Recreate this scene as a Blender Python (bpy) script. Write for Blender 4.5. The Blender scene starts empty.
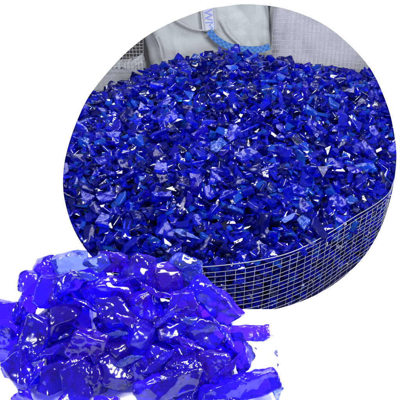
import bpy, bmesh, math, random
import numpy as np
from mathutils import Vector, Matrix, Euler, noise

scene = bpy.context.scene
col = scene.collection
R = math.radians

# ------------------------------------------------------------------ camera
PITCH = R(35.0)
EYE = Vector((0.0, 0.0, 0.5))
FWD = Vector((0, math.cos(PITCH), -math.sin(PITCH)))
UP = Vector((0, math.sin(PITCH), math.cos(PITCH)))
RIGHT = Vector((1, 0, 0))
TAN = 0.36
cd = bpy.data.cameras.new('camera'); cam = bpy.data.objects.new('camera', cd); col.objects.link(cam)
cam.location = EYE; cam.rotation_euler = (R(90) - PITCH, 0, 0)
cd.sensor_width = 36.0; cd.lens = 18.0 / TAN; cd.clip_start = 0.01; cd.clip_end = 200
scene.camera = cam

# ------------------------------------------------------------------ world, lamps, exposure
w = bpy.data.worlds.new('World'); scene.world = w; w.use_nodes = True
bgn = w.node_tree.nodes['Background']
bgn.inputs['Color'].default_value = (0.85, 0.9, 1.0, 1); bgn.inputs['Strength'].default_value = 0.32

def area_lamp(name, loc, target, size, size_y, watts, colour=(1, 1, 1)):
    d = bpy.data.lights.new(name, 'AREA'); d.shape = 'RECTANGLE'; d.size = size; d.size_y = size_y
    d.energy = watts; d.color = colour
    o = bpy.data.objects.new(name, d); col.objects.link(o); o.location = loc
    o.rotation_euler = (Vector(target) - Vector(loc)).to_track_quat('-Z', 'Y').to_euler()
    return o

area_lamp('side_softbox', (-1.45, -0.15, 1.15), (0, 0.6, 0.12), 0.45, 0.45, 52, (1, 0.98, 0.97))
area_lamp('opposite_softbox', (1.5, -0.1, 1.2), (0, 0.6, 0.12), 0.4, 0.4, 52, (1, 0.96, 0.98))
area_lamp('basket_fill_lamp', (1.35, 0.2, 0.38), (0.25, 1.02, -0.45), 0.4, 0.4, 26)  # added fill, no such lamp in the yard; brightens glass behind the mesh
area_lamp('heap_daylight_lamp', (0.3, 0.72, 1.25), (0.12, 1.3, -0.40), 0.9, 0.5, 58, (1, 0.99, 0.97))  # added lamp over the heap, stands in for open daylight
area_lamp('sky_glint_lamp', (-0.3, 4.2, 2.5), (0, 1.5, -0.3), 1.6, 0.9, 150, (0.95, 0.98, 1))  # added lamp standing in for the sky mirrored in upturned facets

scene.view_settings.view_transform = 'Standard'; scene.view_settings.look = 'None'
scene.view_settings.exposure = 0; scene.view_settings.gamma = 1
cy = scene.cycles
cy.max_bounces = 10; cy.transmission_bounces = 9; cy.glossy_bounces = 3; cy.diffuse_bounces = 2
cy.use_adaptive_sampling = True; cy.adaptive_threshold = 0.07; cy.adaptive_min_samples = 16
cy.transparent_max_bounces = 8; cy.caustics_reflective = True; cy.caustics_refractive = True
cy.blur_glossy = 0.6; cy.sample_clamp_indirect = 4.0; cy.use_denoising = True

# ------------------------------------------------------------------ helpers
def tag(o, label=None, cat=None, group=None, kind=None):
    if label: o['label'] = label
    if cat: o['category'] = cat
    if group: o['group'] = group
    if kind: o['kind'] = kind
    return o

def link(name, me, mat=None, parent=None):
    o = bpy.data.objects.new(name, me); col.objects.link(o)
    if mat and not me.materials: me.materials.append(mat)
    if parent: o.parent = parent
    return o

def mesh_from(name, verts, faces, smooth=False):
    me = bpy.data.meshes.new(name); me.from_pydata([tuple(v) for v in verts], [], faces); me.update()
    if smooth: me.polygons.foreach_set('use_smooth', [True] * len(me.polygons))
    return me

def on_plane(px, py, z):
    """Point at height z seen at (px, py) of the 400 px photograph: used once, to survey where things stand."""
    d = FWD + RIGHT * ((px - 200) / 200 * TAN) + UP * ((200 - py) / 200 * TAN)
    return EYE + d * ((z - EYE.z) / d.z)

def smooth_loop(pts, n, closed=True):
    """Catmull-Rom through pts."""
    P = [Vector(p) for p in pts]; m = len(P); out = []
    segs = m if closed else m - 1
    for i in range(segs):
        g = lambda k: P[(i + k) % m] if closed else P[min(max(i + k, 0), m - 1)]
        a, b, c, d = g(-1), g(0), g(1), g(2)
        for s in range(n):
            t = s / n
            out.append(0.5 * ((2 * b) + (c - a) * t + (2 * a - 5 * b + 4 * c - d) * t * t + (3 * b - a - 3 * c + d) * t ** 3))
    if not closed: out.append(P[-1].copy())
    return out

def resample(pts, step, closed):
    P = pts + ([pts[0]] if closed else []); L = [0]
    for a, b in zip(P, P[1:]): L.append(L[-1] + (b - a).length)
    n = max(2, round(L[-1] / step)); out = []; k = 0
    for i in range(n if closed else n + 1):
        s = L[-1] * i / n
        while k < len(L) - 2 and L[k + 1] < s: k += 1
        t = (s - L[k]) / max(1e-9, L[k + 1] - L[k]); out.append(P[k].lerp(P[k + 1], t))
    return out

def add_tube(V, F, pts, r, sides=6, closed=False):
    n = len(pts); base = len(V)
    for i, p in enumerate(pts):
        a = pts[(i - 1) % n] if (closed or i) else pts[0]
        b = pts[(i + 1) % n] if (closed or i < n - 1) else pts[-1]
        t = (b - a).normalized()
        ref = Vector((0, 0, 1)) if abs(t.z) < 0.9 else Vector((0, 1, 0))
        u = t.cross(ref).normalized(); v = u.cross(t)
        for s in range(sides):
            an = 2 * math.pi * s / sides
            V.append(p + (u * math.cos(an) + v * math.sin(an)) * r)
    for i in range(n if closed else n - 1):
        for s in range(sides):
            a = base + i * sides + s; b = base + i * sides + (s + 1) % sides
            c = base + ((i + 1) % n) * sides + (s + 1) % sides; d = base + ((i + 1) % n) * sides + s
            F.append((a, b, c, d))
    if not closed:
        F.append(tuple(base + s for s in range(sides))[::-1]); F.append(tuple(base + (n - 1) * sides + s for s in range(sides)))

# ------------------------------------------------------------------ materials
def new_mat(name):
    m = bpy.data.materials.new(name); m.use_nodes = True
    return m, m.node_tree.nodes, m.node_tree.links, m.node_tree.nodes['Principled BSDF']

def glass(name, body, tint, density, trans=0.85, rough=0.03, bump=0.25, scale=90.0, crinkle=0.5, ior=1.5, spec=0.36):
    """Coloured glass: body tint on its worn surface, absorption inside, rippled and crinkled fracture faces."""
    m, N, L, P = new_mat(name)
    P.inputs['Base Color'].default_value = (*body, 1)
    P.inputs['Transmission Weight'].default_value = trans
    P.inputs['IOR'].default_value = ior
    P.inputs['Specular IOR Level'].default_value = spec
    tc = N.new('ShaderNodeTexCoord')
    oi = N.new('ShaderNodeObjectInfo')
    add = N.new('ShaderNodeVectorMath'); add.operation = 'ADD'
    L.new(tc.outputs['Object'], add.inputs[0]); L.new(oi.outputs['Location'], add.inputs[1])
    n1 = N.new('ShaderNodeTexNoise'); n1.inputs['Scale'].default_value = scale; n1.inputs['Detail'].default_value = 2
    n2 = N.new('ShaderNodeTexNoise'); n2.inputs['Scale'].default_value = scale * 4.5; n2.inputs['Detail'].default_value = 4; n2.inputs['Roughness'].default_value = 0.65
    n3 = N.new('ShaderNodeTexNoise'); n3.inputs['Scale'].default_value = scale * 0.55; n3.inputs['Detail'].default_value = 1
    mp = N.new('ShaderNodeMapping'); mp.inputs['Rotation'].default_value = (0.4, 0.7, 0.3); mp.inputs['Scale'].default_value = (0.35, 1.5, 0.8)
    L.new(add.outputs[0], mp.inputs[0]); L.new(mp.outputs[0], n2.inputs['Vector'])      # ripples run one way, as in a real break
    for n in (n1, n3): L.new(add.outputs[0], n.inputs['Vector'])
    mask = N.new('ShaderNodeMapRange'); mask.inputs[1].default_value = 0.55; mask.inputs[2].default_value = 0.62
    mask.inputs[3].default_value = 0.0; mask.inputs[4].default_value = crinkle
    L.new(n3.outputs[0], mask.inputs[0])
    mul = N.new('ShaderNodeMath'); mul.operation = 'MULTIPLY'
    L.new(n2.outputs[0], mul.inputs[0]); L.new(mask.outputs[0], mul.inputs[1])
    sm = N.new('ShaderNodeMath'); sm.operation = 'ADD'
    L.new(n1.outputs[0], sm.inputs[0]); L.new(mul.outputs[0], sm.inputs[1])
    b = N.new('ShaderNodeBump'); b.inputs['Strength'].default_value = bump; b.inputs['Distance'].default_value = 0.006
    L.new(sm.outputs[0], b.inputs['Height']); L.new(b.outputs[0], P.inputs['Normal'])
    rr = N.new('ShaderNodeMapRange'); rr.inputs[1].default_value = 0.4; rr.inputs[2].default_value = 0.75
    rr.inputs[3].default_value = rough; rr.inputs[4].default_value = rough + 0.16
    L.new(n3.outputs[0], rr.inputs[0]); L.new(rr.outputs[0], P.inputs['Roughness'])
    if density > 0:
        va = N.new('ShaderNodeVolumeAbsorption'); va.inputs['Color'].default_value = (*tint, 1); va.inputs['Density'].default_value = density
        L.new(va.outputs[0], N['Material Output'].inputs['Volume'])
    return m

# heap shards
SH = {
    'cobalt':  glass('cobalt_shard_glass', (0.006, 0.014, 0.95), (0.2, 0.25, 1.0), 0, 0.91, 0.01, 0.16, 60, 0.55, 1.42),
    'navy':    glass('navy_shard_glass', (0.003, 0.005, 0.34), (0.1, 0.1, 1.0), 0, 0.90, 0.01, 0.16, 60, 0.55, 1.42),
    'azure':   glass('azure_shard_glass', (0.015, 0.14, 0.97), (0.3, 0.5, 1.0), 0, 0.88, 0.015, 0.2, 60, 0.55, 1.45),
    'violet':  glass('violet_shard_glass', (0.02, 0.006, 0.78), (0.3, 0.2, 1.0), 0, 0.91, 0.01, 0.16, 60, 0.55, 1.42),
    'pale':    glass('pale_shard_glass', (0.74, 0.80, 1.0), (0.8, 0.85, 1.0), 0, 1.0, 0.01, 0.12, 60, 0.4, 1.5),
    'slate':   glass('slate_shard_glass', (0.06, 0.10, 0.70), (0.6, 0.7, 1.0), 0, 0.97, 0.02, 0.15, 60, 0.5, 1.48),
}
# foreground chunks
CH = {
    'cobalt': glass('cobalt_chunk_glass', (0.06, 0.012, 0.92), (0.27, 0.06, 0.935), 60, 0.92, 0.07, 0.10, 40, 2.2, 1.38),
    'violet': glass('violet_chunk_glass', (0.10, 0.012, 0.88), (0.38, 0.05, 0.925), 66, 0.92, 0.08, 0.10, 40, 2.2, 1.38),
    'navy':   glass('navy_chunk_glass', (0.05, 0.008, 0.74), (0.30, 0.05, 0.89), 66, 0.92, 0.07, 0.12, 40, 2.6, 1.38),
    'azure':  glass('azure_chunk_glass', (0.16, 0.22, 0.95), (0.36, 0.40, 0.97), 42, 0.95, 0.07, 0.08, 40, 2.0, 1.42),
    'clear':  glass('clear_chunk_glass', (0.97, 0.98, 1.0), (0.42, 0.48, 0.85), 26, 1.0, 0.008, 0.2, 55, 1.5, 1.5),
}

def plain(name, rgb, rough=0.6, nscale=0, namt=0.0, bump=0.0):
    m, N, L, P = new_mat(name)
    P.inputs['Base Color'].default_value = (*rgb, 1); P.inputs['Roughness'].default_value = rough
    if nscale:
        tc = N.new('ShaderNodeTexCoord'); n = N.new('ShaderNodeTexNoise'); n.inputs['Scale'].default_value = nscale; n.inputs['Detail'].default_value = 5
        L.new(tc.outputs['Object'], n.inputs['Vector'])
        mx = N.new('ShaderNodeMix'); mx.data_type = 'RGBA'
        mx.inputs[6].default_value = tuple(c * (1 - namt) for c in rgb) + (1,); mx.inputs[7].default_value = tuple(min(1, c * (1 + namt)) for c in rgb) + (1,)
        L.new(n.outputs[0], mx.inputs[0]); L.new(mx.outputs[2], P.inputs['Base Color'])
        if bump:
            b = N.new('ShaderNodeBump'); b.inputs['Strength'].default_value = bump; b.inputs['Distance'].default_value = 0.01
            L.new(n.outputs[0], b.inputs['Height']); L.new(b.outputs[0], P.inputs['Normal'])
    return m

WHITE = plain('white_paint', (0.9, 0.9, 0.9), 0.7, 3, 0.01)
SHADED_ASPHALT = plain('shaded_yard_asphalt', (0.016, 0.016, 0.018), 0.9, 60, 0.4, 0.4)  # darker than real asphalt: shade in the gap behind the basket put into colour
WIRE = plain('galvanised_wire', (0.17, 0.175, 0.225), 0.55, 200, 0.2); WIRE.node_tree.nodes['Principled BSDF'].inputs['Metallic'].default_value = 0.25

WIRE_OLD = plain('weathered_wire', (0.24, 0.25, 0.28), 0.6, 200, 0.2)
def woven(name, rgb, thread=1500.0, bumpy=0.6):
    """Woven polypropylene sacking: fine crossing tapes, soft creases, dull grime."""
    m, N, L, P = new_mat(name); P.inputs['Roughness'].default_value = 0.55
    tc = N.new('ShaderNodeTexCoord')
    wv = []
    for axis in ('X', 'Z'):
        wa = N.new('ShaderNodeTexWave'); wa.bands_direction = axis; wa.inputs['Scale'].default_value = thread / 6.28; wa.inputs['Distortion'].default_value = 0.3
        L.new(tc.outputs['Object'], wa.inputs['Vector']); wv.append(wa)
    mu = N.new('ShaderNodeMath'); mu.operation = 'MULTIPLY'; L.new(wv[0].outputs['Fac'], mu.inputs[0]); L.new(wv[1].outputs['Fac'], mu.inputs[1])
    n = N.new('ShaderNodeTexNoise'); n.inputs['Scale'].default_value = 8; n.inputs['Detail'].default_value = 6; n.inputs['Roughness'].default_value = 0.6; n.inputs['Distortion'].default_value = 0.5
    L.new(tc.outputs['Object'], n.inputs['Vector'])
    mx = N.new('ShaderNodeMix'); mx.data_type = 'RGBA'
    mx.inputs[6].default_value = tuple(c * 0.72 for c in rgb) + (1,); mx.inputs[7].default_value = tuple(min(1, c * 1.18) for c in rgb) + (1,)
    L.new(n.outputs[0], mx.inputs[0]); L.new(mx.outputs[2], P.inputs['Base Color'])
    ad = N.new('ShaderNodeMath'); ad.operation = 'MULTIPLY_ADD'; ad.inputs[1].default_value = 0.05
    L.new(mu.outputs[0], ad.inputs[0]); L.new(n.outputs[0], ad.inputs[2])
    b = N.new('ShaderNodeBump'); b.inputs['Strength'].default_value = bumpy; b.inputs['Distance'].default_value = 0.012
    L.new(ad.outputs[0], b.inputs['Height']); L.new(b.outputs[0], P.inputs['Normal'])
    return m

SACK = woven('grey_white_sacking', (0.25, 0.275, 0.29))
SACK_B = woven('bluish_white_sacking', (0.265, 0.28, 0.325), 1500, 0.35)
LABEL = woven('label_cloth', (0.30, 0.325, 0.385), 1500)
INK = plain('violet_ink', (0.13, 0.16, 0.36), 0.7)
THREAD = plain('seam_thread', (0.2, 0.21, 0.25), 0.8)

def webbing():
    m, N, L, P = new_mat('blue_check_webbing'); P.inputs['Roughness'].default_value = 0.6
    uv = N.new('ShaderNodeUVMap'); ck = N.new('ShaderNodeTexChecker'); ck.inputs['Scale'].default_value = 1.0
    mp = N.new('ShaderNodeMapping'); mp.inputs['Scale'].default_value = (95, 3, 1)
    L.new(uv.outputs[0], mp.inputs[0]); L.new(mp.outputs[0], ck.inputs['Vector'])
    ck.inputs['Color1'].default_value = (0.008, 0.055, 0.22, 1); ck.inputs['Color2'].default_value = (0.025, 0.11, 0.28, 1)
    L.new(ck.outputs['Color'], P.inputs['Base Color'])
    return m
WEB = webbing()

# ------------------------------------------------------------------ the white setting: table top and leaning board with a round opening
DEPTH_WALL = 0.667
def wall_point(px, py, back=0.0):
    return Vector(((px - 200) / 200 * TAN * DEPTH_WALL, (200 - py) / 200 * TAN * DEPTH_WALL, back))   # in the board's own plane, metres
rim_px = [(396.5, 160), (392, 193), (381, 228), (362, 259), (333, 285), (300, 302), (262, 311.5), (222, 311), (185, 304), (150, 294), (118, 278), (92, 257), (74, 230), (64.5, 200), (63, 175),
          (67, 150), (78, 118), (93, 90), (125, 53.5), (158, 29), (200, 11), (225, 6), (250, 4), (285, 8.5), (320, 22), (348, 43), (372, 71), (388, 107), (394.5, 135)]
ring = smooth_loop([wall_point(*p) for p in rim_px], 8)
ctr = sum(ring, Vector()) / len(ring)
v0 = -(0.2142) * DEPTH_WALL       # the board's foot on the table
outer = []
W0, W1, H1 = -0.55, 0.55, 0.268
for p in ring:                    # where a spoke from the middle of the opening meets the board's edge
    d = (p - ctr).normalized(); ts = []
    if d.x > 1e-6: ts.append((W1 - ctr.x) / d.x)
    if d.x < -1e-6: ts.append((W0 - ctr.x) / d.x)
    if d.y > 1e-6: ts.append((H1 - ctr.y) / d.y)
    if d.y < -1e-6: ts.append((v0 - 0.002 - ctr.y) / d.y)
    outer.append(ctr + d * min(ts))
n = len(ring); TH = 0.009
V = []; F = []
for src, z in ((ring, 0.0), (outer, 0.0), (outer, -TH)): V += [Vector((p.x, p.y, z)) for p in src]
V += [Vector(((ctr + (p - ctr) * 1.035).x, (ctr + (p - ctr) * 1.035).y, -TH)) for p in ring]     # cut edge chamfered away from the front
for i in range(n):
    j = (i + 1) % n
    F += [(i, n + i, n + j, j), (n + i, 2 * n + i, 2 * n + j, n + j), (2 * n + i, 3 * n + i, 3 * n + j, 2 * n + j), (3 * n + i, i, j, 3 * n + j)]
# Corners of the board
wall = link('wall', mesh_from('wall', V, F), WHITE)
wall.matrix_world = Matrix.Translation(EYE + FWD * DEPTH_WALL) @ Matrix(((1, 0, 0), (0, UP.y, -FWD.y), (0, UP.z, -FWD.z))).to_4x4()
tag(wall, 'plain white board with a large round opening, leaning back behind the blue chunks', kind='structure')

y_foot = (EYE + FWD * DEPTH_WALL + UP * v0).y
bm = bmesh.new(); bmesh.ops.create_cube(bm, size=1)
for v in bm.verts: v.co = Vector((v.co.x * 1.3, v.co.y * 1.0 + y_foot + 0.02 - 0.5, v.co.z * 0.03 - 0.015))
bmesh.ops.bevel(bm, geom=bm.edges[:], offset=0.004, segments=2, affect='EDGES')
me = bpy.data.meshes.new('floor'); bm.to_mesh(me); bm.free()
tag(link('floor', me, WHITE), 'smooth white surface under the blue chunks', kind='structure')

GZ = -1.0
tag(link('ground', mesh_from('ground', [(-40, -40, GZ), (40, -40, GZ), (40, 60, GZ), (-40, 60, GZ)], [(0, 1, 2, 3)]), SHADED_ASPHALT), 'yard ground under the wire basket, coloured dark for shade', kind='structure')

# ------------------------------------------------------------------ wire basket
RIM = -0.35
plan = [(0.011, 0.944), (0.13, 0.966), (0.239, 1.018), (0.32, 1.075), (0.41, 1.152), (0.487, 1.218), (0.52, 1.258), (0.548, 1.315), (0.64, 1.48), (0.72, 1.70), (0.755, 1.90), (0.70, 2.06), (0.45, 2.10), (0.1, 2.11), (-0.25, 2.11),
        (-0.55, 2.09), (-0.70, 1.96), (-0.72, 1.65), (-0.66, 1.35), (-0.52, 1.12), (-0.32, 0.99), (-0.12, 0.948)]
loop = resample(smooth_loop([Vector((x, y, 0)) for x, y in plan], 12), 0.0238, True)
def at_z(pts, z): return [Vector((p.x, p.y, z)) for p in pts]
basket = bpy.data.objects.new('wire_basket', None); col.objects.link(basket); basket.location = (0, 1.5, GZ)
tag(basket, 'big round basket of welded grey wire mesh holding the heap of blue glass', 'wire basket')
inv = Matrix.Translation((0, -1.5, -GZ))
rng = random.Random(5)
def lattice(pts, z0, z1, step, r, closed):
    V, F = [], []
    rows = int((z1 - z0) / step)
    off = [[rng.uniform(-1, 1) * 0.0034 for _ in range(9)] for _ in range(rows + 1)]
    for k in range(rows + 1):
        z = z1 - k * step
        m = len(pts)
        add_tube(V, F, [Vector((p.x, p.y, z + off[k][int(i / m * 8)] * math.sin(i * 0.28 + k))) for i, p in enumerate(pts)], r, 5, closed)
    for i, p in enumerate(pts):
        j = rng.uniform(-1, 1) * 0.0035
        add_tube(V, F, [Vector((p.x + j * math.sin(t * 5), p.y + 0.002, z1 + (z0 - z1) * t / 6)) for t in range(7)], r, 5)
    return mesh_from('mesh', [inv @ v for v in V], F, True)
link('mesh_side', lattice(loop, GZ + 0.02, RIM - 0.0146, 0.0146, 0.0007, True), WIRE, basket)
V, F = [], []; add_tube(V, F, [Vector((p.x, p.y, RIM + 0.008 * noise.noise(Vector((p.x * 7, p.y * 7, 1))))) for p in loop], 0.0011, 8, True)
link('rim_wire', mesh_from('rim_wire', [inv @ v for v in V], F, True), WIRE, basket)
V, F = [], []; add_tube(V, F, at_z(loop, GZ + 0.006), 0.003, 8, True)
link('base_ring', mesh_from('base_ring', [inv @ v for v in V], F, True), WIRE, basket)
back = [p for p in loop if p.y > 1.78]
back.sort(key=lambda p: math.atan2(p.x - 0.0, p.y - 1.5))
for cond, cell in ((lambda p: p.x < -0.215, 0.0135), (lambda p: p.x > 0.275, 0.0168)):
    seg = resample([p for p in back if cond(p)], cell, False)
    link('raised_mesh', lattice(seg, RIM + 0.001, 0.06, cell, 0.00085, False), WIRE_OLD, basket)

# ------------------------------------------------------------------ sacks behind
def sack(name, label, x0, x1, y0, y1, ztop, mat, seed, lean=0.0, slope=0.0, tilt=0.0):
    root = bpy.data.objects.new(name, None); col.objects.link(root); root.location = ((x0 + x1) / 2, (y0 + y1) / 2, GZ)
    tag(root, label, 'sack')
    hx, hy, hz = (x1 - x0) / 2, (y1 - y0) / 2, ztop - GZ
    V, F = [], []; nu, nv = 220, 130
    for j in range(nv + 1):
        t = j / nv
        for i in range(nu):
            a = 2 * math.pi * i / nu
            c, s = math.cos(a), math.sin(a); e = 0.28
            X = math.copysign(abs(c) ** e, c); Y = math.copysign(abs(s) ** e, s)
            sq = 0.9 + 0.10 * math.sin(math.pi * min(1, t * 1.02)) ** 0.5
            q = Vector((X * 3 + seed * 7, Y * 3, t * 5))
            d = noise.noise(q * 0.8) * 0.010 + noise.noise(q * 2.2) * 0.004 + abs(noise.noise(Vector((X * 2 + t * 3 + seed, Y * 2, t * 2 - X * 2)) * 1.6)) * 0.014 + (abs(noise.noise(Vector((X * 1.5 - t * 9 + seed, Y, t * 7 + X * 2)))) ** 0.7) * 0.006
            V.append(Vector((X * (hx * sq + d) + slope * (t - 0.82) * hz, Y * (hy * sq + d) + lean * t * hz, t * hz + (noise.noise(q) * 0.02 if t > 0.9 else 0) + X * tilt * t)))
    for j in range(nv):
        for i in range(nu):
            k = (i + 1) % nu; F.append((j * nu + i, j * nu + k, (j + 1) * nu + k, (j + 1) * nu + i))
    F.append(tuple(range(nu))[::-1])
    ti = len(V)                                             # sagging filled top
    for rr, dz in ((0.75, -0.03), (0.4, -0.05)):
        for i in range(nu):
            p = V[nv * nu + i]; V.append(Vector((p.x * rr, p.y * rr, p.z + dz)))
    for lo, hi in ((nv * nu, ti), (ti, ti + nu)):
        for i in range(nu):
            k = (i + 1) % nu; F.append((lo + i, lo + k, hi + k, hi + i))
    F.append(tuple(range(ti + nu, ti + 2 * nu)))
    link('sack_body', mesh_from(name, V, F, True), mat, root)
    return root

sackA = sack('bulk_sack', 'creased grey-white woven sack with a blue lifting strap and printed strip', -0.245, 0.262, 2.16, 2.62, 0.10, SACK, 1, 0.0, -0.16)
sackB = sack('bulk_sack.001', 'smooth bluish-white sack with the wire mesh standing in front of it', 0.274, 0.95, 2.15, 2.66, 0.10, SACK_B, 4)
sackC = sack('bulk_sack.002', 'low slumped pale sack below the dark gap seen through mesh', -0.62, -0.22, 2.15, 2.25, -0.385, SACK, 8, tilt=0.05)

def ribbon(name, pts, width, thick, updir, mat, parent, uv=False):
    """Flat webbing along pts, a real strip with thickness."""
    V, F = [], []; n = len(pts); acc = [0]
    for a, b in zip(pts, pts[1:]): acc.append(acc[-1] + (b - a).length)
    for i, p in enumerate(pts):
        t = (pts[min(i + 1, n - 1)] - pts[max(i - 1, 0)]).normalized()
        nrm = updir.normalized(); s = t.cross(nrm).normalized()
        for a, b in ((-1, -1), (1, -1), (1, 1), (-1, 1)): V.append(p + s * (a * width / 2) + nrm * (b * thick / 2))
    for i in range(n - 1):
        for k in range(4): F.append((i * 4 + k, i * 4 + (k + 1) % 4, i * 4 + 4 + (k + 1) % 4, i * 4 + 4 + k))
    F += [(3, 2, 1, 0), tuple(4 * (n - 1) + k for k in range(4))]
    me = mesh_from(name, V, F)
    if uv:
        u = me.uv_layers.new(name='UVMap')
        for lp in me.loops:
            vi = lp.vertex_index; u.data[lp.index].uv = (acc[vi // 4], (0.0 if vi % 4 in (0, 3) else 1.0))
    o = link(name, me, mat); o.parent = parent; o.matrix_parent_inverse = Matrix.Translation(-parent.location)
    return o

def at_y(px, py, y):
    d = FWD + RIGHT * ((px - 200) / 200 * TAN) + UP * ((200 - py) / 200 * TAN)
    return EYE + d * (y / d.y)
YS = 2.125
st = smooth_loop([at_y(*p, YS) for p in [(209, 31), (214, 37), (222, 43), (233, 47.5), (247, 49.5), (258, 49.5), (264, 48.5), (269.5, 46)]], 8, False)
ribbon('lifting_strap', st, 0.025, 0.003, Vector((0, -1, 0.1)), WEB, sackA, True)
ribbon('printed_strip', [at_y(206.5, 2, YS + 0.012), at_y(208, 14, YS + 0.012), at_y(209.5, 30, YS + 0.010)], 0.054, 0.002, Vector((0, -1, 0.1)), LABEL, sackA)
strip = bpy.data.objects['printed_strip']
for q in ((202, 6, 205, 30), (213.5, 5, 215.5, 30)):
    ribbon('seam', [at_y(q[0], q[1], YS + 0.010), at_y(q[2], q[3], YS + 0.008)], 0.004, 0.002, Vector((0, -1, 0.1)), THREAD, sackA)
fc = bpy.data.curves.new('lettering', 'FONT'); fc.body = 'SWM'; fc.size = 0.044; fc.extrude = 0.0006; fc.align_x = 'CENTER'; fc.align_y = 'CENTER'
tmp = bpy.data.objects.new('tmp', fc); col.objects.link(tmp); bpy.context.view_layer.update()
tm = bpy.data.meshes.new_from_object(tmp.evaluated_get(bpy.context.evaluated_depsgraph_get())); bpy.data.objects.remove(tmp)
tx = link('lettering', tm, INK)
loc = at_y(208.2, 17, YS + 0.0098)
M = Matrix.Translation(loc) @ Euler((R(90), R(85), 0), 'XYZ').to_matrix().to_4x4()
tm.transform(M); tx.parent = strip
# creases sewn into the folded sack
for pts in ([(173, 17), (182, 23), (192, 28), (205, 30.5), (216, 29.5)], [(156, 36), (160, 46), (162, 58)], [(222, 20), (228, 32), (240, 44)]):
    ribbon('fold', smooth_loop([at_y(*p, YS + 0.014) for p in pts], 6, False), 0.006, 0.004, Vector((0, -1, 0.1)), SACK, sackA)

# ------------------------------------------------------------------ glass pieces: shapes
def hull(points, bevel, seg=1):
    bm = bmesh.new()
    for p in points: bm.verts.new(p)
    r = bmesh.ops.convex_hull(bm, input=bm.verts[:])
    for g in ('geom_interior', 'geom_unused'):
        vs = [x for x in r[g] if isinstance(x, bmesh.types.BMVert) and x.is_valid]
        if vs: bmesh.ops.delete(bm, geom=list(set(vs)), context='VERTS')
    bmesh.ops.dissolve_limit(bm, angle_limit=R(9), verts=bm.verts[:], edges=bm.edges[:])
    if bevel: bmesh.ops.bevel(bm, geom=bm.edges[:], offset=bevel, segments=seg, profile=0.6, affect='EDGES', clamp_overlap=True)
    return bm

def shard_points(kind, g):
    u = g.uniform; P = []
    if kind == 'wedge':
        for x in (-1, 1):
            for y, z in ((-0.55, -0.30), (0.6, -0.25), (-0.5, 0.42)): P.append((x * u(.75, 1.1), y * u(.7, 1.2), z * u(.6, 1.2)))
        P.append((u(-.5, .5), u(-.2, .2), u(.2, .4)))
    elif kind == 'splinter':
        P = [(-1.35, u(-.1, .1), u(-.1, .1)), (1.45, u(-.15, .15), u(-.1, .1))]
        for _ in range(7): P.append((u(-.9, .9), u(-.34, .34), u(-.26, .26)))
    elif kind == 'slab':
        m = g.choice((4, 5, 5, 6))
        for i in range(m):
            a = 6.283 * i / m + u(-.35, .35); r = u(.75, 1.1)
            for z in (-0.2, 0.2): P.append((math.cos(a) * r + u(-.08, .08), math.sin(a) * r * 0.8 + u(-.08, .08), z + u(-.06, .06)))
    elif kind == 'flake':
        m = 8
        for i in range(m):
            a = 6.283 * i / m + u(-.3, .3); r = u(.65, 1.15)
            P.append((math.cos(a) * r, math.sin(a) * r * 0.75, u(-.1, .1) + 0.12 * math.cos(2 * a)))
        P.append((u(-.2, .2), u(-.2, .2), .24))
    elif kind == 'triangle':
        for i in range(3):
            a = 2.094 * i + u(-.3, .3); r = u(.9, 1.3)
            for z in (-0.17, 0.17): P.append((math.cos(a) * r, math.sin(a) * r, z + u(-.08, .08)))
    else:
        for _ in range(11):
            v = Vector((g.gauss(0, 1), g.gauss(0, 1), g.gauss(0, 1))).normalized() * u(.7, .95); P.append((v.x * 1.05, v.y * .85, v.z * .72))
    return P

def scoop(bm, cell, deep, seed, fine=0.0):
    """Conchoidal fracture: shallow hollows meeting in ridges, pressed into every face."""
    bm.normal_update(); off = Vector((seed * 3.7, seed * 1.3, seed * 2.1))
    mv = []
    for v in bm.verts:
        d, _ = noise.voronoi(v.co / cell + off)
        q = v.co / cell * 2.3 + off
        mv.append((d[0] - 0.45) * deep + fine * noise.noise(q * 2))
    for v, m in zip(bm.verts, mv): v.co += v.normal * m

KINDS = ('wedge', 'splinter', 'slab', 'flake', 'triangle', 'block')
g = random.Random(11)
protos = {}; coarse = {}
for k in KINDS:
    protos[k] = []; coarse[k] = []
    for i in range(8):
        pts = shard_points(k, g)
        bm = hull(pts, 0.03)
        co = np.array([tuple(v.co) for v in bm.verts]); bm.verts.index_update()
        coarse[k].append((co, [tuple(v.index for v in f.verts) for f in bm.faces]))
        bm.free()
        bm = hull(pts, 0.05)
        bmesh.ops.triangulate(bm, faces=bm.faces[:])
        for _ in range(4):
            bmesh.ops.subdivide_edges(bm, edges=[e for e in bm.edges if e.calc_length() > 0.16], cuts=1)
            bmesh.ops.triangulate(bm, faces=[f for f in bm.faces if len(f.verts) > 3])
        scoop(bm, 0.75, 0.26 if k in ('wedge', 'block') else 0.12, i + 1, 0.03)
        me = bpy.data.meshes.new('glass_shard'); bm.to_mesh(me); bm.free(); me.materials.append(SH['cobalt'])
        me.polygons.foreach_set('use_smooth', [True] * len(me.polygons)); me.set_sharp_from_angle(angle=R(24))
        protos[k].append(me)

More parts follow.
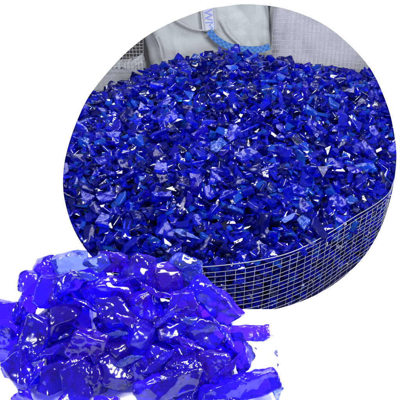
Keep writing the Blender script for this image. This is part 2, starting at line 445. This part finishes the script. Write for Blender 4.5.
# ------------------------------------------------------------------ the heap
poly = [(p.x, p.y) for p in loop]
PA = np.array(poly)
def inside(x, y):
    c = False; j = len(poly) - 1
    for i in range(len(poly)):
        (xi, yi), (xj, yj) = poly[i], poly[j]
        if (yi > y) != (yj > y) and x < (xj - xi) * (y - yi) / (yj - yi) + xi: c = not c
        j = i
    return c
def edge_dist(x, y): return float(np.sqrt(((PA - (x, y)) ** 2).sum(1).min()))
def heap_z(x, y):
    e = min(1.0, edge_dist(x, y) / 0.3)
    rise = 0.075 * e ** 0.8
    t = max(0.0, min(1.0, (y - 1.0) / 1.0))
    ridge = 0.062 * math.exp(-((x - 0.10) / 0.26) ** 2) * max(0, (t - 0.35) / 0.65)
    side = 0.03 * t - 0.12 * max(0, -x - 0.1) / 0.4 * t
    return RIM - 0.022 + rise + ridge + side + 0.018 * noise.noise(Vector((x * 4, y * 4, 3)))

def in_view(x, y, z, m=26):
    p = Vector((x, y, z)) - EYE; d = p.dot(FWD)
    px = 200 + p.x / d / TAN * 200; py = 200 - p.dot(UP) / d / TAN * 200
    return px, py, ((px - 230) / (168 + m)) ** 2 + ((py - 158) / (156 + m)) ** 2 < 1

g = random.Random(23)
def rand_rot(k, g):
    flat = {'slab': 36, 'flake': 40, 'triangle': 42, 'splinter': 26, 'wedge': 70}.get(k, 110)
    return Euler((R(g.uniform(-flat, flat)), R(g.uniform(-flat, flat)), g.uniform(0, 6.283))).to_matrix()

SIZE = {'wedge': 1.0, 'splinter': 1.05, 'slab': 0.95, 'flake': 0.95, 'triangle': 0.85, 'block': 0.9}
spots = []                       # big pieces lying on top, at least a piece's width apart
tries = 0
while len(spots) < 268 and tries < 60000:
    tries += 1
    x = g.uniform(-0.6, 0.74); y = g.uniform(0.95, 2.06)
    if not inside(x, y) or edge_dist(x, y) < 0.016: continue
    z = heap_z(x, y)
    px, py, ok = in_view(x, y, z, 4)
    if not ok or (py > 248 and px < 175): continue
    dmin = 0.031 + 0.022 * (y - 0.95)
    if any((x - a) ** 2 + (y - b) ** 2 < dmin ** 2 for a, b, *_ in spots): continue
    spots.append((x, y, z + g.uniform(-0.002, 0.013), 'top', px, py))
side_spots = []
tries = 0
front = [(p, (loop[(i + 1) % len(loop)] - p).normalized()) for i, p in enumerate(loop) if p.y < 1.45 and p.x > -0.08]
while len(side_spots) < 32 and tries < 20000:
    tries += 1
    p, t = g.choice(front); inn = Vector((-t.y, t.x, 0)) if True else None
    if (Vector((0, 1.5, 0)) - p).dot(inn) < 0: inn = -inn
    q = p + inn * 0.021; z = RIM - g.uniform(0.03, 0.16)
    px, py, ok = in_view(q.x, q.y, z, 4)
    if not ok: continue
    if any((q.x - a) ** 2 + (q.y - b) ** 2 + (z - c) ** 2 < 0.036 ** 2 for a, b, c, *_ in side_spots): continue
    side_spots.append((q.x, q.y, z, 'side', px, py))

COLW = {'cobalt': 52, 'navy': 22, 'violet': 7, 'azure': 12, 'slate': 2.5, 'pale': 4}
CWORD = {'cobalt': 'cobalt blue', 'navy': 'dark navy', 'violet': 'violet-blue', 'azure': 'bright azure', 'slate': 'dull slate-blue', 'pale': 'pale glassy'}
KWORD = {'wedge': 'wedge-shaped shard', 'splinter': 'long splinter', 'slab': 'flat slab', 'flake': 'thin curved flake', 'triangle': 'triangular shard', 'block': 'blocky lump'}
def where(s):
    x, y, z, lay, px, py = s
    if lay == 'side':
        c = ['by the table-side chunks', 'at the middle of the wire', 'where the wire bends', 'at the right end'][min(3, max(0, int((px - 195) / 48)))]
        return 'behind the front mesh %s' % c
    ci = min(6, max(0, int((px - 62) / 48)))
    if py < 92:
        c = ['at the left tip of the back edge', 'below the dark mesh gap', 'below the creased sack', 'under the printed strip', 'under the blue strap', 'below the mesh-faced sack', 'at the right tip of the back edge'][ci]
        return c if py < 74 or ci in (0, 6) else c + ', a little forward'
    row = ['high on the heap', 'just above the middle of the heap', 'across the middle of the heap', 'low on the heap', 'along the lower front of the heap'][min(4, int((py - 92) / 35))]
    c = ['at its left edge', 'towards its left side', 'left of its centre', 'at its centre', 'right of its centre', 'towards its right side', 'at its right edge'][ci]
    return row + ', ' + c
GROUP = 'blue glass shards heaped in the wire basket'
used = {}
for s in spots + side_spots:
    wh = where(s); taken = used.setdefault(wh, set())
    for _ in range(400):
        c = g.choices(list(COLW), list(COLW.values()))[0]; k = g.choices(KINDS, (20, 13, 20, 16, 13, 18))[0]
        if (c, k) not in taken: break
    taken.add((c, k))
    me = g.choice(protos[k])
    o = bpy.data.objects.new('glass_shard', me); col.objects.link(o)
    o.material_slots[0].link = 'OBJECT'; o.material_slots[0].material = SH[c]
    size = g.uniform(0.019, 0.031) * SIZE[k] * (1 + 0.22 * (s[1] - 1.0))
    if c in ('slate', 'pale'): size *= 0.78
    if s[3] == 'side': size = g.uniform(0.015, 0.021)
    o.location = s[:3]; o.scale = (size * g.uniform(.85, 1.2), size * g.uniform(.85, 1.15), size * g.uniform(.8, 1.2))
    o.rotation_euler = rand_rot(k, g).to_euler()
    tag(o, '%s %s %s' % (CWORD[c], KWORD[k], wh), 'glass shard', GROUP)

# the small pieces between and below them: more than anyone could count
parts = {k: [] for k in KINDS}
for k in KINDS:
    parts[k] = coarse[k]
AV, AF, AM = [], [], []; base = 0; names = list(COLW)
def put(x, y, z, size, k, ci):
    global base
    co, fs = g.choice(parts[k])
    Mx = np.array(rand_rot(k, g)) @ np.diag([size * g.uniform(.8, 1.25), size * g.uniform(.8, 1.2), size * g.uniform(.8, 1.25)])
    AV.append(co @ Mx.T + (x, y, z)); AF.extend([tuple(i + base for i in f) for f in fs]); AM.extend([ci] * len(fs)); base += len(co)
cnt = 0
while cnt < 8200:
    x = g.uniform(-0.66, 0.76); y = g.uniform(0.95, 2.1)
    if not inside(x, y): continue
    e = edge_dist(x, y)
    if e < 0.012: continue
    z = heap_z(x, y)
    if not in_view(x, y, z, 120)[2]: continue
    if cnt > 6700 and y > 1.4: continue
    lay = g.choice((0, 0, 1, 1, 2))
    put(x, y, z - 0.004 - lay * 0.014 + g.uniform(-0.005, 0.006), g.uniform(0.0105, 0.0205) * (1.3 if lay == 2 else 1) * (1 + 0.2 * (y - 1)), g.choice(KINDS), names.index(g.choices(names, list(COLW.values()))[0])); cnt += 1
cnt = 0
while cnt < 1700:
    p, t = g.choice(front); inn = Vector((-t.y, t.x, 0))
    if (Vector((0, 1.5, 0)) - p).dot(inn) < 0: inn = -inn
    q = p + inn * g.uniform(0.016, 0.065); z = RIM - g.uniform(0.012, 0.22)
    put(q.x, q.y, z, g.uniform(0.009, 0.0165), g.choice(KINDS), names.index(g.choices(names, list(COLW.values()))[0])); cnt += 1
me = bpy.data.meshes.new('crushed_glass')
me.from_pydata(np.concatenate(AV).tolist(), [], AF)
for c in names: me.materials.append(SH[c])
me.polygons.foreach_set('material_index', AM); me.update()
tag(link('crushed_glass', me), 'small crushed blue glass filling the wire basket between the larger shards', kind='stuff')
# the packed mass below the loose surface
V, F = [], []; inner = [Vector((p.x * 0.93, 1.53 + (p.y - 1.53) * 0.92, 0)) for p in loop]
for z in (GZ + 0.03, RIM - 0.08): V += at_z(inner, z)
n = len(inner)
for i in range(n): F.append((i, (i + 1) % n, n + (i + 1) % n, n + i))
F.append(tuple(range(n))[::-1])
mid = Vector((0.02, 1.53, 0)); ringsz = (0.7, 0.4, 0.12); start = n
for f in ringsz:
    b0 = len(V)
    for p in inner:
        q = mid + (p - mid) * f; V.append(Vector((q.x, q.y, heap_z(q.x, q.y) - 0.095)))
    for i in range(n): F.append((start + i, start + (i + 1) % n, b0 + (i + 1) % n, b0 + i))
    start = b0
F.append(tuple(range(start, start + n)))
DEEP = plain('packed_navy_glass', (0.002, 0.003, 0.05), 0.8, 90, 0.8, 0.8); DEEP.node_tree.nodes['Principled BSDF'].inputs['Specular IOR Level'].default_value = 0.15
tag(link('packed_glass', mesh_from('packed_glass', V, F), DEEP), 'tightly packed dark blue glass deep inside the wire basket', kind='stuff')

# ------------------------------------------------------------------ foreground chunks
def chunk_mesh(seed, style, dims):
    g = random.Random(seed); u = g.uniform; P = []
    ball = lambda n, lo, hi: [Vector((g.gauss(0, 1), g.gauss(0, 1), g.gauss(0, 1))).normalized() * u(lo, hi) for _ in range(n)]
    if style == 'lump': P = [tuple(v) for v in ball(26, .86, 1.0)]
    elif style == 'facet': P = [tuple(v) for v in ball(11, .78, 1.15)]
    elif style == 'sliver': P = [(-1.15, u(-.2, .2), 0), (1.2, u(-.3, .3), u(-.2, .2))] + [(u(-.8, .8), u(-1, 1), u(-1, 1)) for _ in range(8)]
    elif style == 'bar':
        for x in (-1, -.3, .4, 1):
            e = 0.8 if abs(x) == 1 else 1.0
            for y, z in ((-.9, -.8), (.9, -.7), (.85, .8), (-.75, .9)): P.append((x * u(.85, 1.05), y * e * u(.72, 1.05), z * e * u(.65, 1.05)))
    else:
        for i in range(7):
            a = 6.283 * i / 7 + u(-.4, .4); r = u(.75, 1.08)
            for z in (-.9, .9): P.append((math.cos(a) * r, math.sin(a) * r, z * u(.5, 1.05)))
    P = [(x * dims[0], y * dims[1], z * dims[2]) for x, y, z in P]
    s = min(dims); big = max(dims)
    bm = hull(P, s * (0.2 if style == 'lump' else 0.06), 2 if style == 'lump' else 1)
    bmesh.ops.triangulate(bm, faces=bm.faces[:])
    for _ in range(5):
        bmesh.ops.subdivide_edges(bm, edges=[e for e in bm.edges if e.calc_length() > 0.0026], cuts=1)
        bmesh.ops.triangulate(bm, faces=[f for f in bm.faces if len(f.verts) > 3])
    bmesh.ops.beautify_fill(bm, faces=bm.faces[:], edges=bm.edges[:])
    for _ in range(5 if style == 'lump' else 0): bmesh.ops.smooth_vert(bm, verts=bm.verts[:], factor=0.5, use_axis_x=True, use_axis_y=True, use_axis_z=True)
    if style != 'lump': scoop(bm, s * 1.35, s * 0.5, seed % 37, s * 0.03)
    else: scoop(bm, s * 1.9, s * 0.2, seed % 37, s * 0.05)
    bm.normal_update()
    rough = [max(0.0, noise.noise(v.co * 45 + Vector((seed, 3, 0))) - 0.12) for v in bm.verts]      # crinkled break patches
    for v, rf in zip(bm.verts, rough):
        q = v.co * 60 + Vector((seed, 0, 0))
        v.co += v.normal * (noise.noise(q * 0.5) * 0.0004 + rf * 0.006 * noise.noise(q * 5.5))
    for _ in range(1): bmesh.ops.smooth_vert(bm, verts=bm.verts[:], factor=0.25, use_axis_x=True, use_axis_y=True, use_axis_z=True)
    me = bpy.data.meshes.new('glass_chunk'); bm.to_mesh(me); bm.free()
    me.polygons.foreach_set('use_smooth', [True] * len(me.polygons))
    me.set_sharp_from_angle(angle=R(34))
    return me

PXM = 0.00112                    # metres per photo pixel at the pile
def pile_height(py): return 0.016 + 0.074 * max(0.0, min(1.0, (385 - py) / 130.0))
# px, py, width, height (photo px), turn in the picture, colour, style, lift, label
chunks = [
 (46, 267, 27, 24, 20, 'cobalt', 'lump', 0, 'rounded cobalt knob topping the outer slope of the pile, beside an azure block'),
 (30, 283, 25, 26, 0, 'cobalt', 'lump', 0, 'smooth round cobalt knob jutting out against the white at the pile\'s outer edge'),
 (71, 263, 30, 19, 8, 'azure', 'bar', 0.002, 'see-through azure block with straight sides on the pile\'s crest'),
 (4, 319, 30, 36, 5, 'navy', 'bar', -0.012, 'dark upright slab cut off by the picture edge beside the white'),
 (27, 309, 24, 30, -15, 'navy', 'facet', -0.006, 'narrow dark navy chunk wedged below the smooth round knob'),
 (47, 293, 17, 36, -18, 'violet', 'bar', 0.004, 'slim upright violet chunk with a glinting streaked face below the topmost knob'),
 (68, 291, 42, 36, 30, 'cobalt', 'facet', 0, 'broad cobalt chunk with speckled glints below the azure block'),
 (96, 264, 26, 20, 25, 'azure', 'facet', 0.004, 'pale azure rounded lump on the crest just before the mesh basket'),
 (117, 263, 34, 26, -10, 'violet', 'facet', 0, 'violet-blue lump on the crest with frosty glints along its top'),
 (139, 272, 34, 30, 15, 'cobalt', 'facet', 0, 'cobalt chunk with a pinkish glint between two crest lumps'),
 (105, 292, 46, 36, -20, 'violet', 'facet', 0, 'wide smooth violet chunk in the upper heart of the pile'),
 (118, 316, 44, 30, -28, 'cobalt', 'facet', 0.004, 'cobalt flake streaked with bright white fracture lines across the pile'),
 (145, 306, 38, 40, 40, 'violet', 'facet', 0, 'smooth violet-blue lump lying beneath the pinkish glint'),
 (28, 342, 54, 42, 25, 'navy', 'facet', 0.006, 'large dark navy dome low on the pile\'s outer slope'),
 (62, 322, 36, 34, 50, 'navy', 'facet', 0.002, 'dark navy chunk with a small bright spot above the navy dome'),
 (85, 347, 40, 30, 24, 'violet', 'slab', 0.010, 'tilted violet slab with one long white gleaming edge'),
 (55, 377, 32, 34, 70, 'navy', 'facet', 0.004, 'dark chunk with a crinkled silvery patch near the white gap'),
 (18, 374, 30, 22, -20, 'navy', 'facet', -0.004, 'dark navy chunk at the corner between two white gaps'),
 (78, 384, 22, 40, 8, 'cobalt', 'bar', 0.002, 'upright cobalt bar at the pile\'s foot beside the crinkled chunk'),
 (101, 376, 32, 40, -25, 'navy', 'facet', 0, 'plain dark navy chunk at the foot between the bar and the white nick'),
 (112, 352, 44, 34, 15, 'navy', 'facet', -0.002, 'shadowy navy chunk beside the tilted violet slab'),
 (142, 340, 40, 36, -35, 'cobalt', 'facet', 0, 'bright cobalt chunk near the middle of the pile below the smooth lump'),
 (142, 374, 26, 30, 20, 'cobalt', 'slab', 0.000, 'small cobalt slab beside the white nick at the pile\'s foot'),
 (168, 385, 52, 22, 14, 'navy', 'bar', 0.008, 'long dark bar with scuffed glinting skin lying at the pile\'s foot'),
 (186, 270, 34, 34, 20, 'azure', 'facet', 0.002, 'light azure chunk with angular faces on the crest touching the mesh rim'),
 (165, 280, 38, 36, 0, 'violet', 'lump', 0.002, 'big smooth violet lump on the crest next to the angular azure chunk'),
 (214, 302, 46, 24, -42, 'cobalt', 'bar', 0.004, 'squared cobalt bar slanting down over the mesh with a gleaming edge'),
 (184, 308, 36, 30, -40, 'violet', 'slab', 0.004, 'violet slab with a crinkled pinkish-white facet under the smooth lump'),
 (172, 334, 36, 34, 20, 'navy', 'facet', -0.002, 'deep navy chunk in the hollow beneath the crinkled slab'),
 (205, 336, 44, 32, 10, 'cobalt', 'facet', 0.000, 'vivid cobalt chunk below the slanting squared bar'),
 (211, 371, 34, 40, 15, 'violet', 'facet', 0.006, 'dark rounded violet chunk ringed by a light rim at the pile\'s foot'),
 (186, 360, 36, 32, -10, 'cobalt', 'facet', 0.000, 'cobalt chunk tucked above the long dark bar'),
 (250, 333, 32, 14, 2, 'cobalt', 'bar', 0.002, 'small bright blue bar with a clear frosted end poking out over the white'),
 (238, 353, 24, 42, 22, 'cobalt', 'facet', 0.000, 'narrow cobalt chunk standing between the small bright bar and the foot'),
 (262, 357, 32, 38, 0, 'clear', 'slab', -0.006, 'colourless clear chunk almost vanishing against the white'),
 (238, 389, 60, 22, 14, 'cobalt', 'bar', 0.000, 'long cobalt chunk lying flat along the pile\'s outermost foot'),
 (269, 388, 24, 22, -30, 'azure', 'facet', 0.000, 'pale azure tip ending the row at the pile\'s outermost foot'),
 (226, 346, 22, 30, 60, 'violet', 'facet', -0.006, 'small violet chunk squeezed behind the narrow standing one'),
 (18, 398, 28, 14, 10, 'cobalt', 'facet', -0.002, 'cobalt chunk cut off by the lower picture edge below the corner chunk'),
 (104, 405, 34, 14, -5, 'cobalt', 'facet', -0.002, 'cobalt chunk cut off by the lower edge under the white nick'),
 (68, 403, 22, 14, 30, 'violet', 'facet', -0.002, 'violet sliver cut off by the lower edge beside the upright bar'),
 (86, 320, 30, 28, 35, 'cobalt', 'facet', -0.008, 'small cobalt chunk filling the hollow above the tilted violet slab'),
 (203, 320, 30, 26, 10, 'violet', 'facet', -0.008, 'small violet chunk tucked under the slanting squared bar'),
 (222, 402, 36, 18, -10, 'cobalt', 'facet', -0.002, 'cobalt sliver cut off by the lower edge below the ringed chunk'),
]
def place_chunk(i, px, py, wpx, hpx, turn, c, style, lift, label, drop=0.0):
    H = max(0.012, pile_height(py) + lift - drop)
    p = on_plane(px, py, H if not drop else pile_height(py) + lift)
    p.z = H
    a, b = wpx * PXM / 2, hpx * PXM / 2
    d = {'lump': 0.8, 'facet': 0.75, 'bar': 0.9, 'slab': 0.45, 'sliver': 0.6}[style] * min(a, b)
    me = chunk_mesh(100 + i * 7, style, (a * 1.22, b * 1.22, d * 1.2))
    o = bpy.data.objects.new('glass_chunk', me); col.objects.link(o); me.materials.append(CH[c])
    g = random.Random(i)
    Mo = Matrix((RIGHT, UP, -FWD)).transposed()         # lie roughly along the slope of the pile
    rot = Mo @ Euler((R(g.uniform(-14, 14)), R(g.uniform(-14, 14)), R(turn))).to_matrix()
    o.rotation_euler = rot.to_euler(); o.location = p
    lo = min((rot @ v.co).z for v in me.vertices)
    if o.location.z + lo < 0.0008: o.location += (EYE - o.location).normalized() * ((0.0008 - o.location.z - lo) / (EYE - o.location).normalized().z)
    far = max((rot @ v.co + o.location - EYE).dot(FWD) for v in me.vertices)
    if far > DEPTH_WALL - 0.001: o.location += (EYE - o.location).normalized() * (far - DEPTH_WALL + 0.001)
    tag(o, label, 'glass chunk', 'blue glass chunks piled on the white surface')
    return o
for i, c in enumerate(chunks): place_chunk(i, *c)
# the layer under them, glimpsed in the gaps
under = [(0, 'rounded topmost knob'), (2, 'straight-sided azure block'), (4, 'narrow chunk beneath the round knob'), (5, 'slim streaked upright chunk'), (6, 'broad speckled cobalt chunk'), (7, 'pale azure crest lump'),
         (8, 'frosty violet crest lump'), (9, 'pink-glinting cobalt chunk'), (10, 'wide smooth violet chunk'), (11, 'cobalt flake with white fracture lines'), (12, 'smooth violet lump in the heart of the pile'),
         (13, 'large navy dome'), (14, 'chunk with the small bright spot'), (15, 'violet slab with the gleaming edge'), (20, 'shadowy navy chunk'), (21, 'bright cobalt chunk mid-pile'), (24, 'angular azure crest chunk'),
         (25, 'big smooth crest lump'), (27, 'crinkled pinkish-white slab'), (28, 'deep navy chunk in the hollow'), (29, 'vivid cobalt chunk below the squared bar'), (31, 'chunk tucked above the dark bar'), (3, 'dark slab at the picture edge')]
gu = random.Random(77)
for i, name in under:
    px, py, wp, hp, tu, c, st_, li, _ = chunks[i]
    sx = gu.uniform(-9, 9); sy = gu.uniform(4, 20)
    c2 = gu.choice(('cobalt', 'cobalt', 'violet'))
    place_chunk(200 + i, min(px + sx, 215), min(py + sy, 368), 46, 38, gu.uniform(0, 180), c2, gu.choice(('facet', 'lump')), 0,
                '%s chunk half buried under the %s' % ({'cobalt': 'cobalt', 'violet': 'violet-blue'}[c2], name), drop=0.020 if py > 330 else 0.028)
# small broken slivers lodged between the chunks
slivers = [(58, 281, 24, 8, 35, 'cobalt', 'between the topmost knob and the broad speckled chunk'), (84, 275, 22, 9, -20, 'azure', 'under the straight-sided azure block'),
           (124, 281, 26, 9, 15, 'cobalt', 'below the frosty violet crest lump'), (152, 290, 24, 8, -35, 'violet', 'beside the big smooth crest lump'), (88, 306, 28, 9, -28, 'cobalt', 'along the flake with white fracture lines'),
           (132, 322, 30, 10, -30, 'violet', 'between the white-lined flake and the bright mid-pile chunk'), (163, 318, 22, 9, 40, 'cobalt', 'left of the crinkled pinkish-white slab'), (196, 322, 24, 9, -15, 'azure', 'under the crinkled pinkish-white slab'),
           (47, 352, 26, 9, 30, 'cobalt', 'leaning on the large navy dome'), (70, 363, 28, 9, 24, 'violet', 'just below the long white gleaming edge'), (98, 362, 22, 8, -40, 'cobalt', 'between the tilted violet slab and the shadowy chunk'),
           (127, 362, 26, 9, 18, 'azure', 'above the small slab at the white nick'), (158, 361, 28, 9, 35, 'cobalt', 'just above the long dark bar'), (190, 344, 26, 8, -25, 'violet', 'beside the vivid cobalt chunk'),
           (222, 330, 26, 8, -50, 'cobalt', 'where the squared bar meets the vivid chunk'), (228, 368, 24, 8, 50, 'violet', 'between the ringed chunk and the narrow standing one'), (40, 319, 22, 8, -10, 'violet', 'between the round knob and the navy dome'),
           (176, 299, 24, 8, 50, 'cobalt', 'between the smooth crest lump and the crinkled slab'), (112, 335, 24, 8, 5, 'azure', 'resting across the shadowy navy chunk'), (36, 372, 22, 8, 60, 'cobalt', 'beside the crinkled silvery patch')]
SW = {'cobalt': 'thin cobalt', 'violet': 'thin violet', 'azure': 'thin light blue'}
for k, (px, py, wp, hp, tu, c, wh) in enumerate(slivers):
    place_chunk(300 + k, px, py, wp, hp, tu, c, 'sliver', 0.010, '%s sliver of glass %s' % (SW[c], wh))
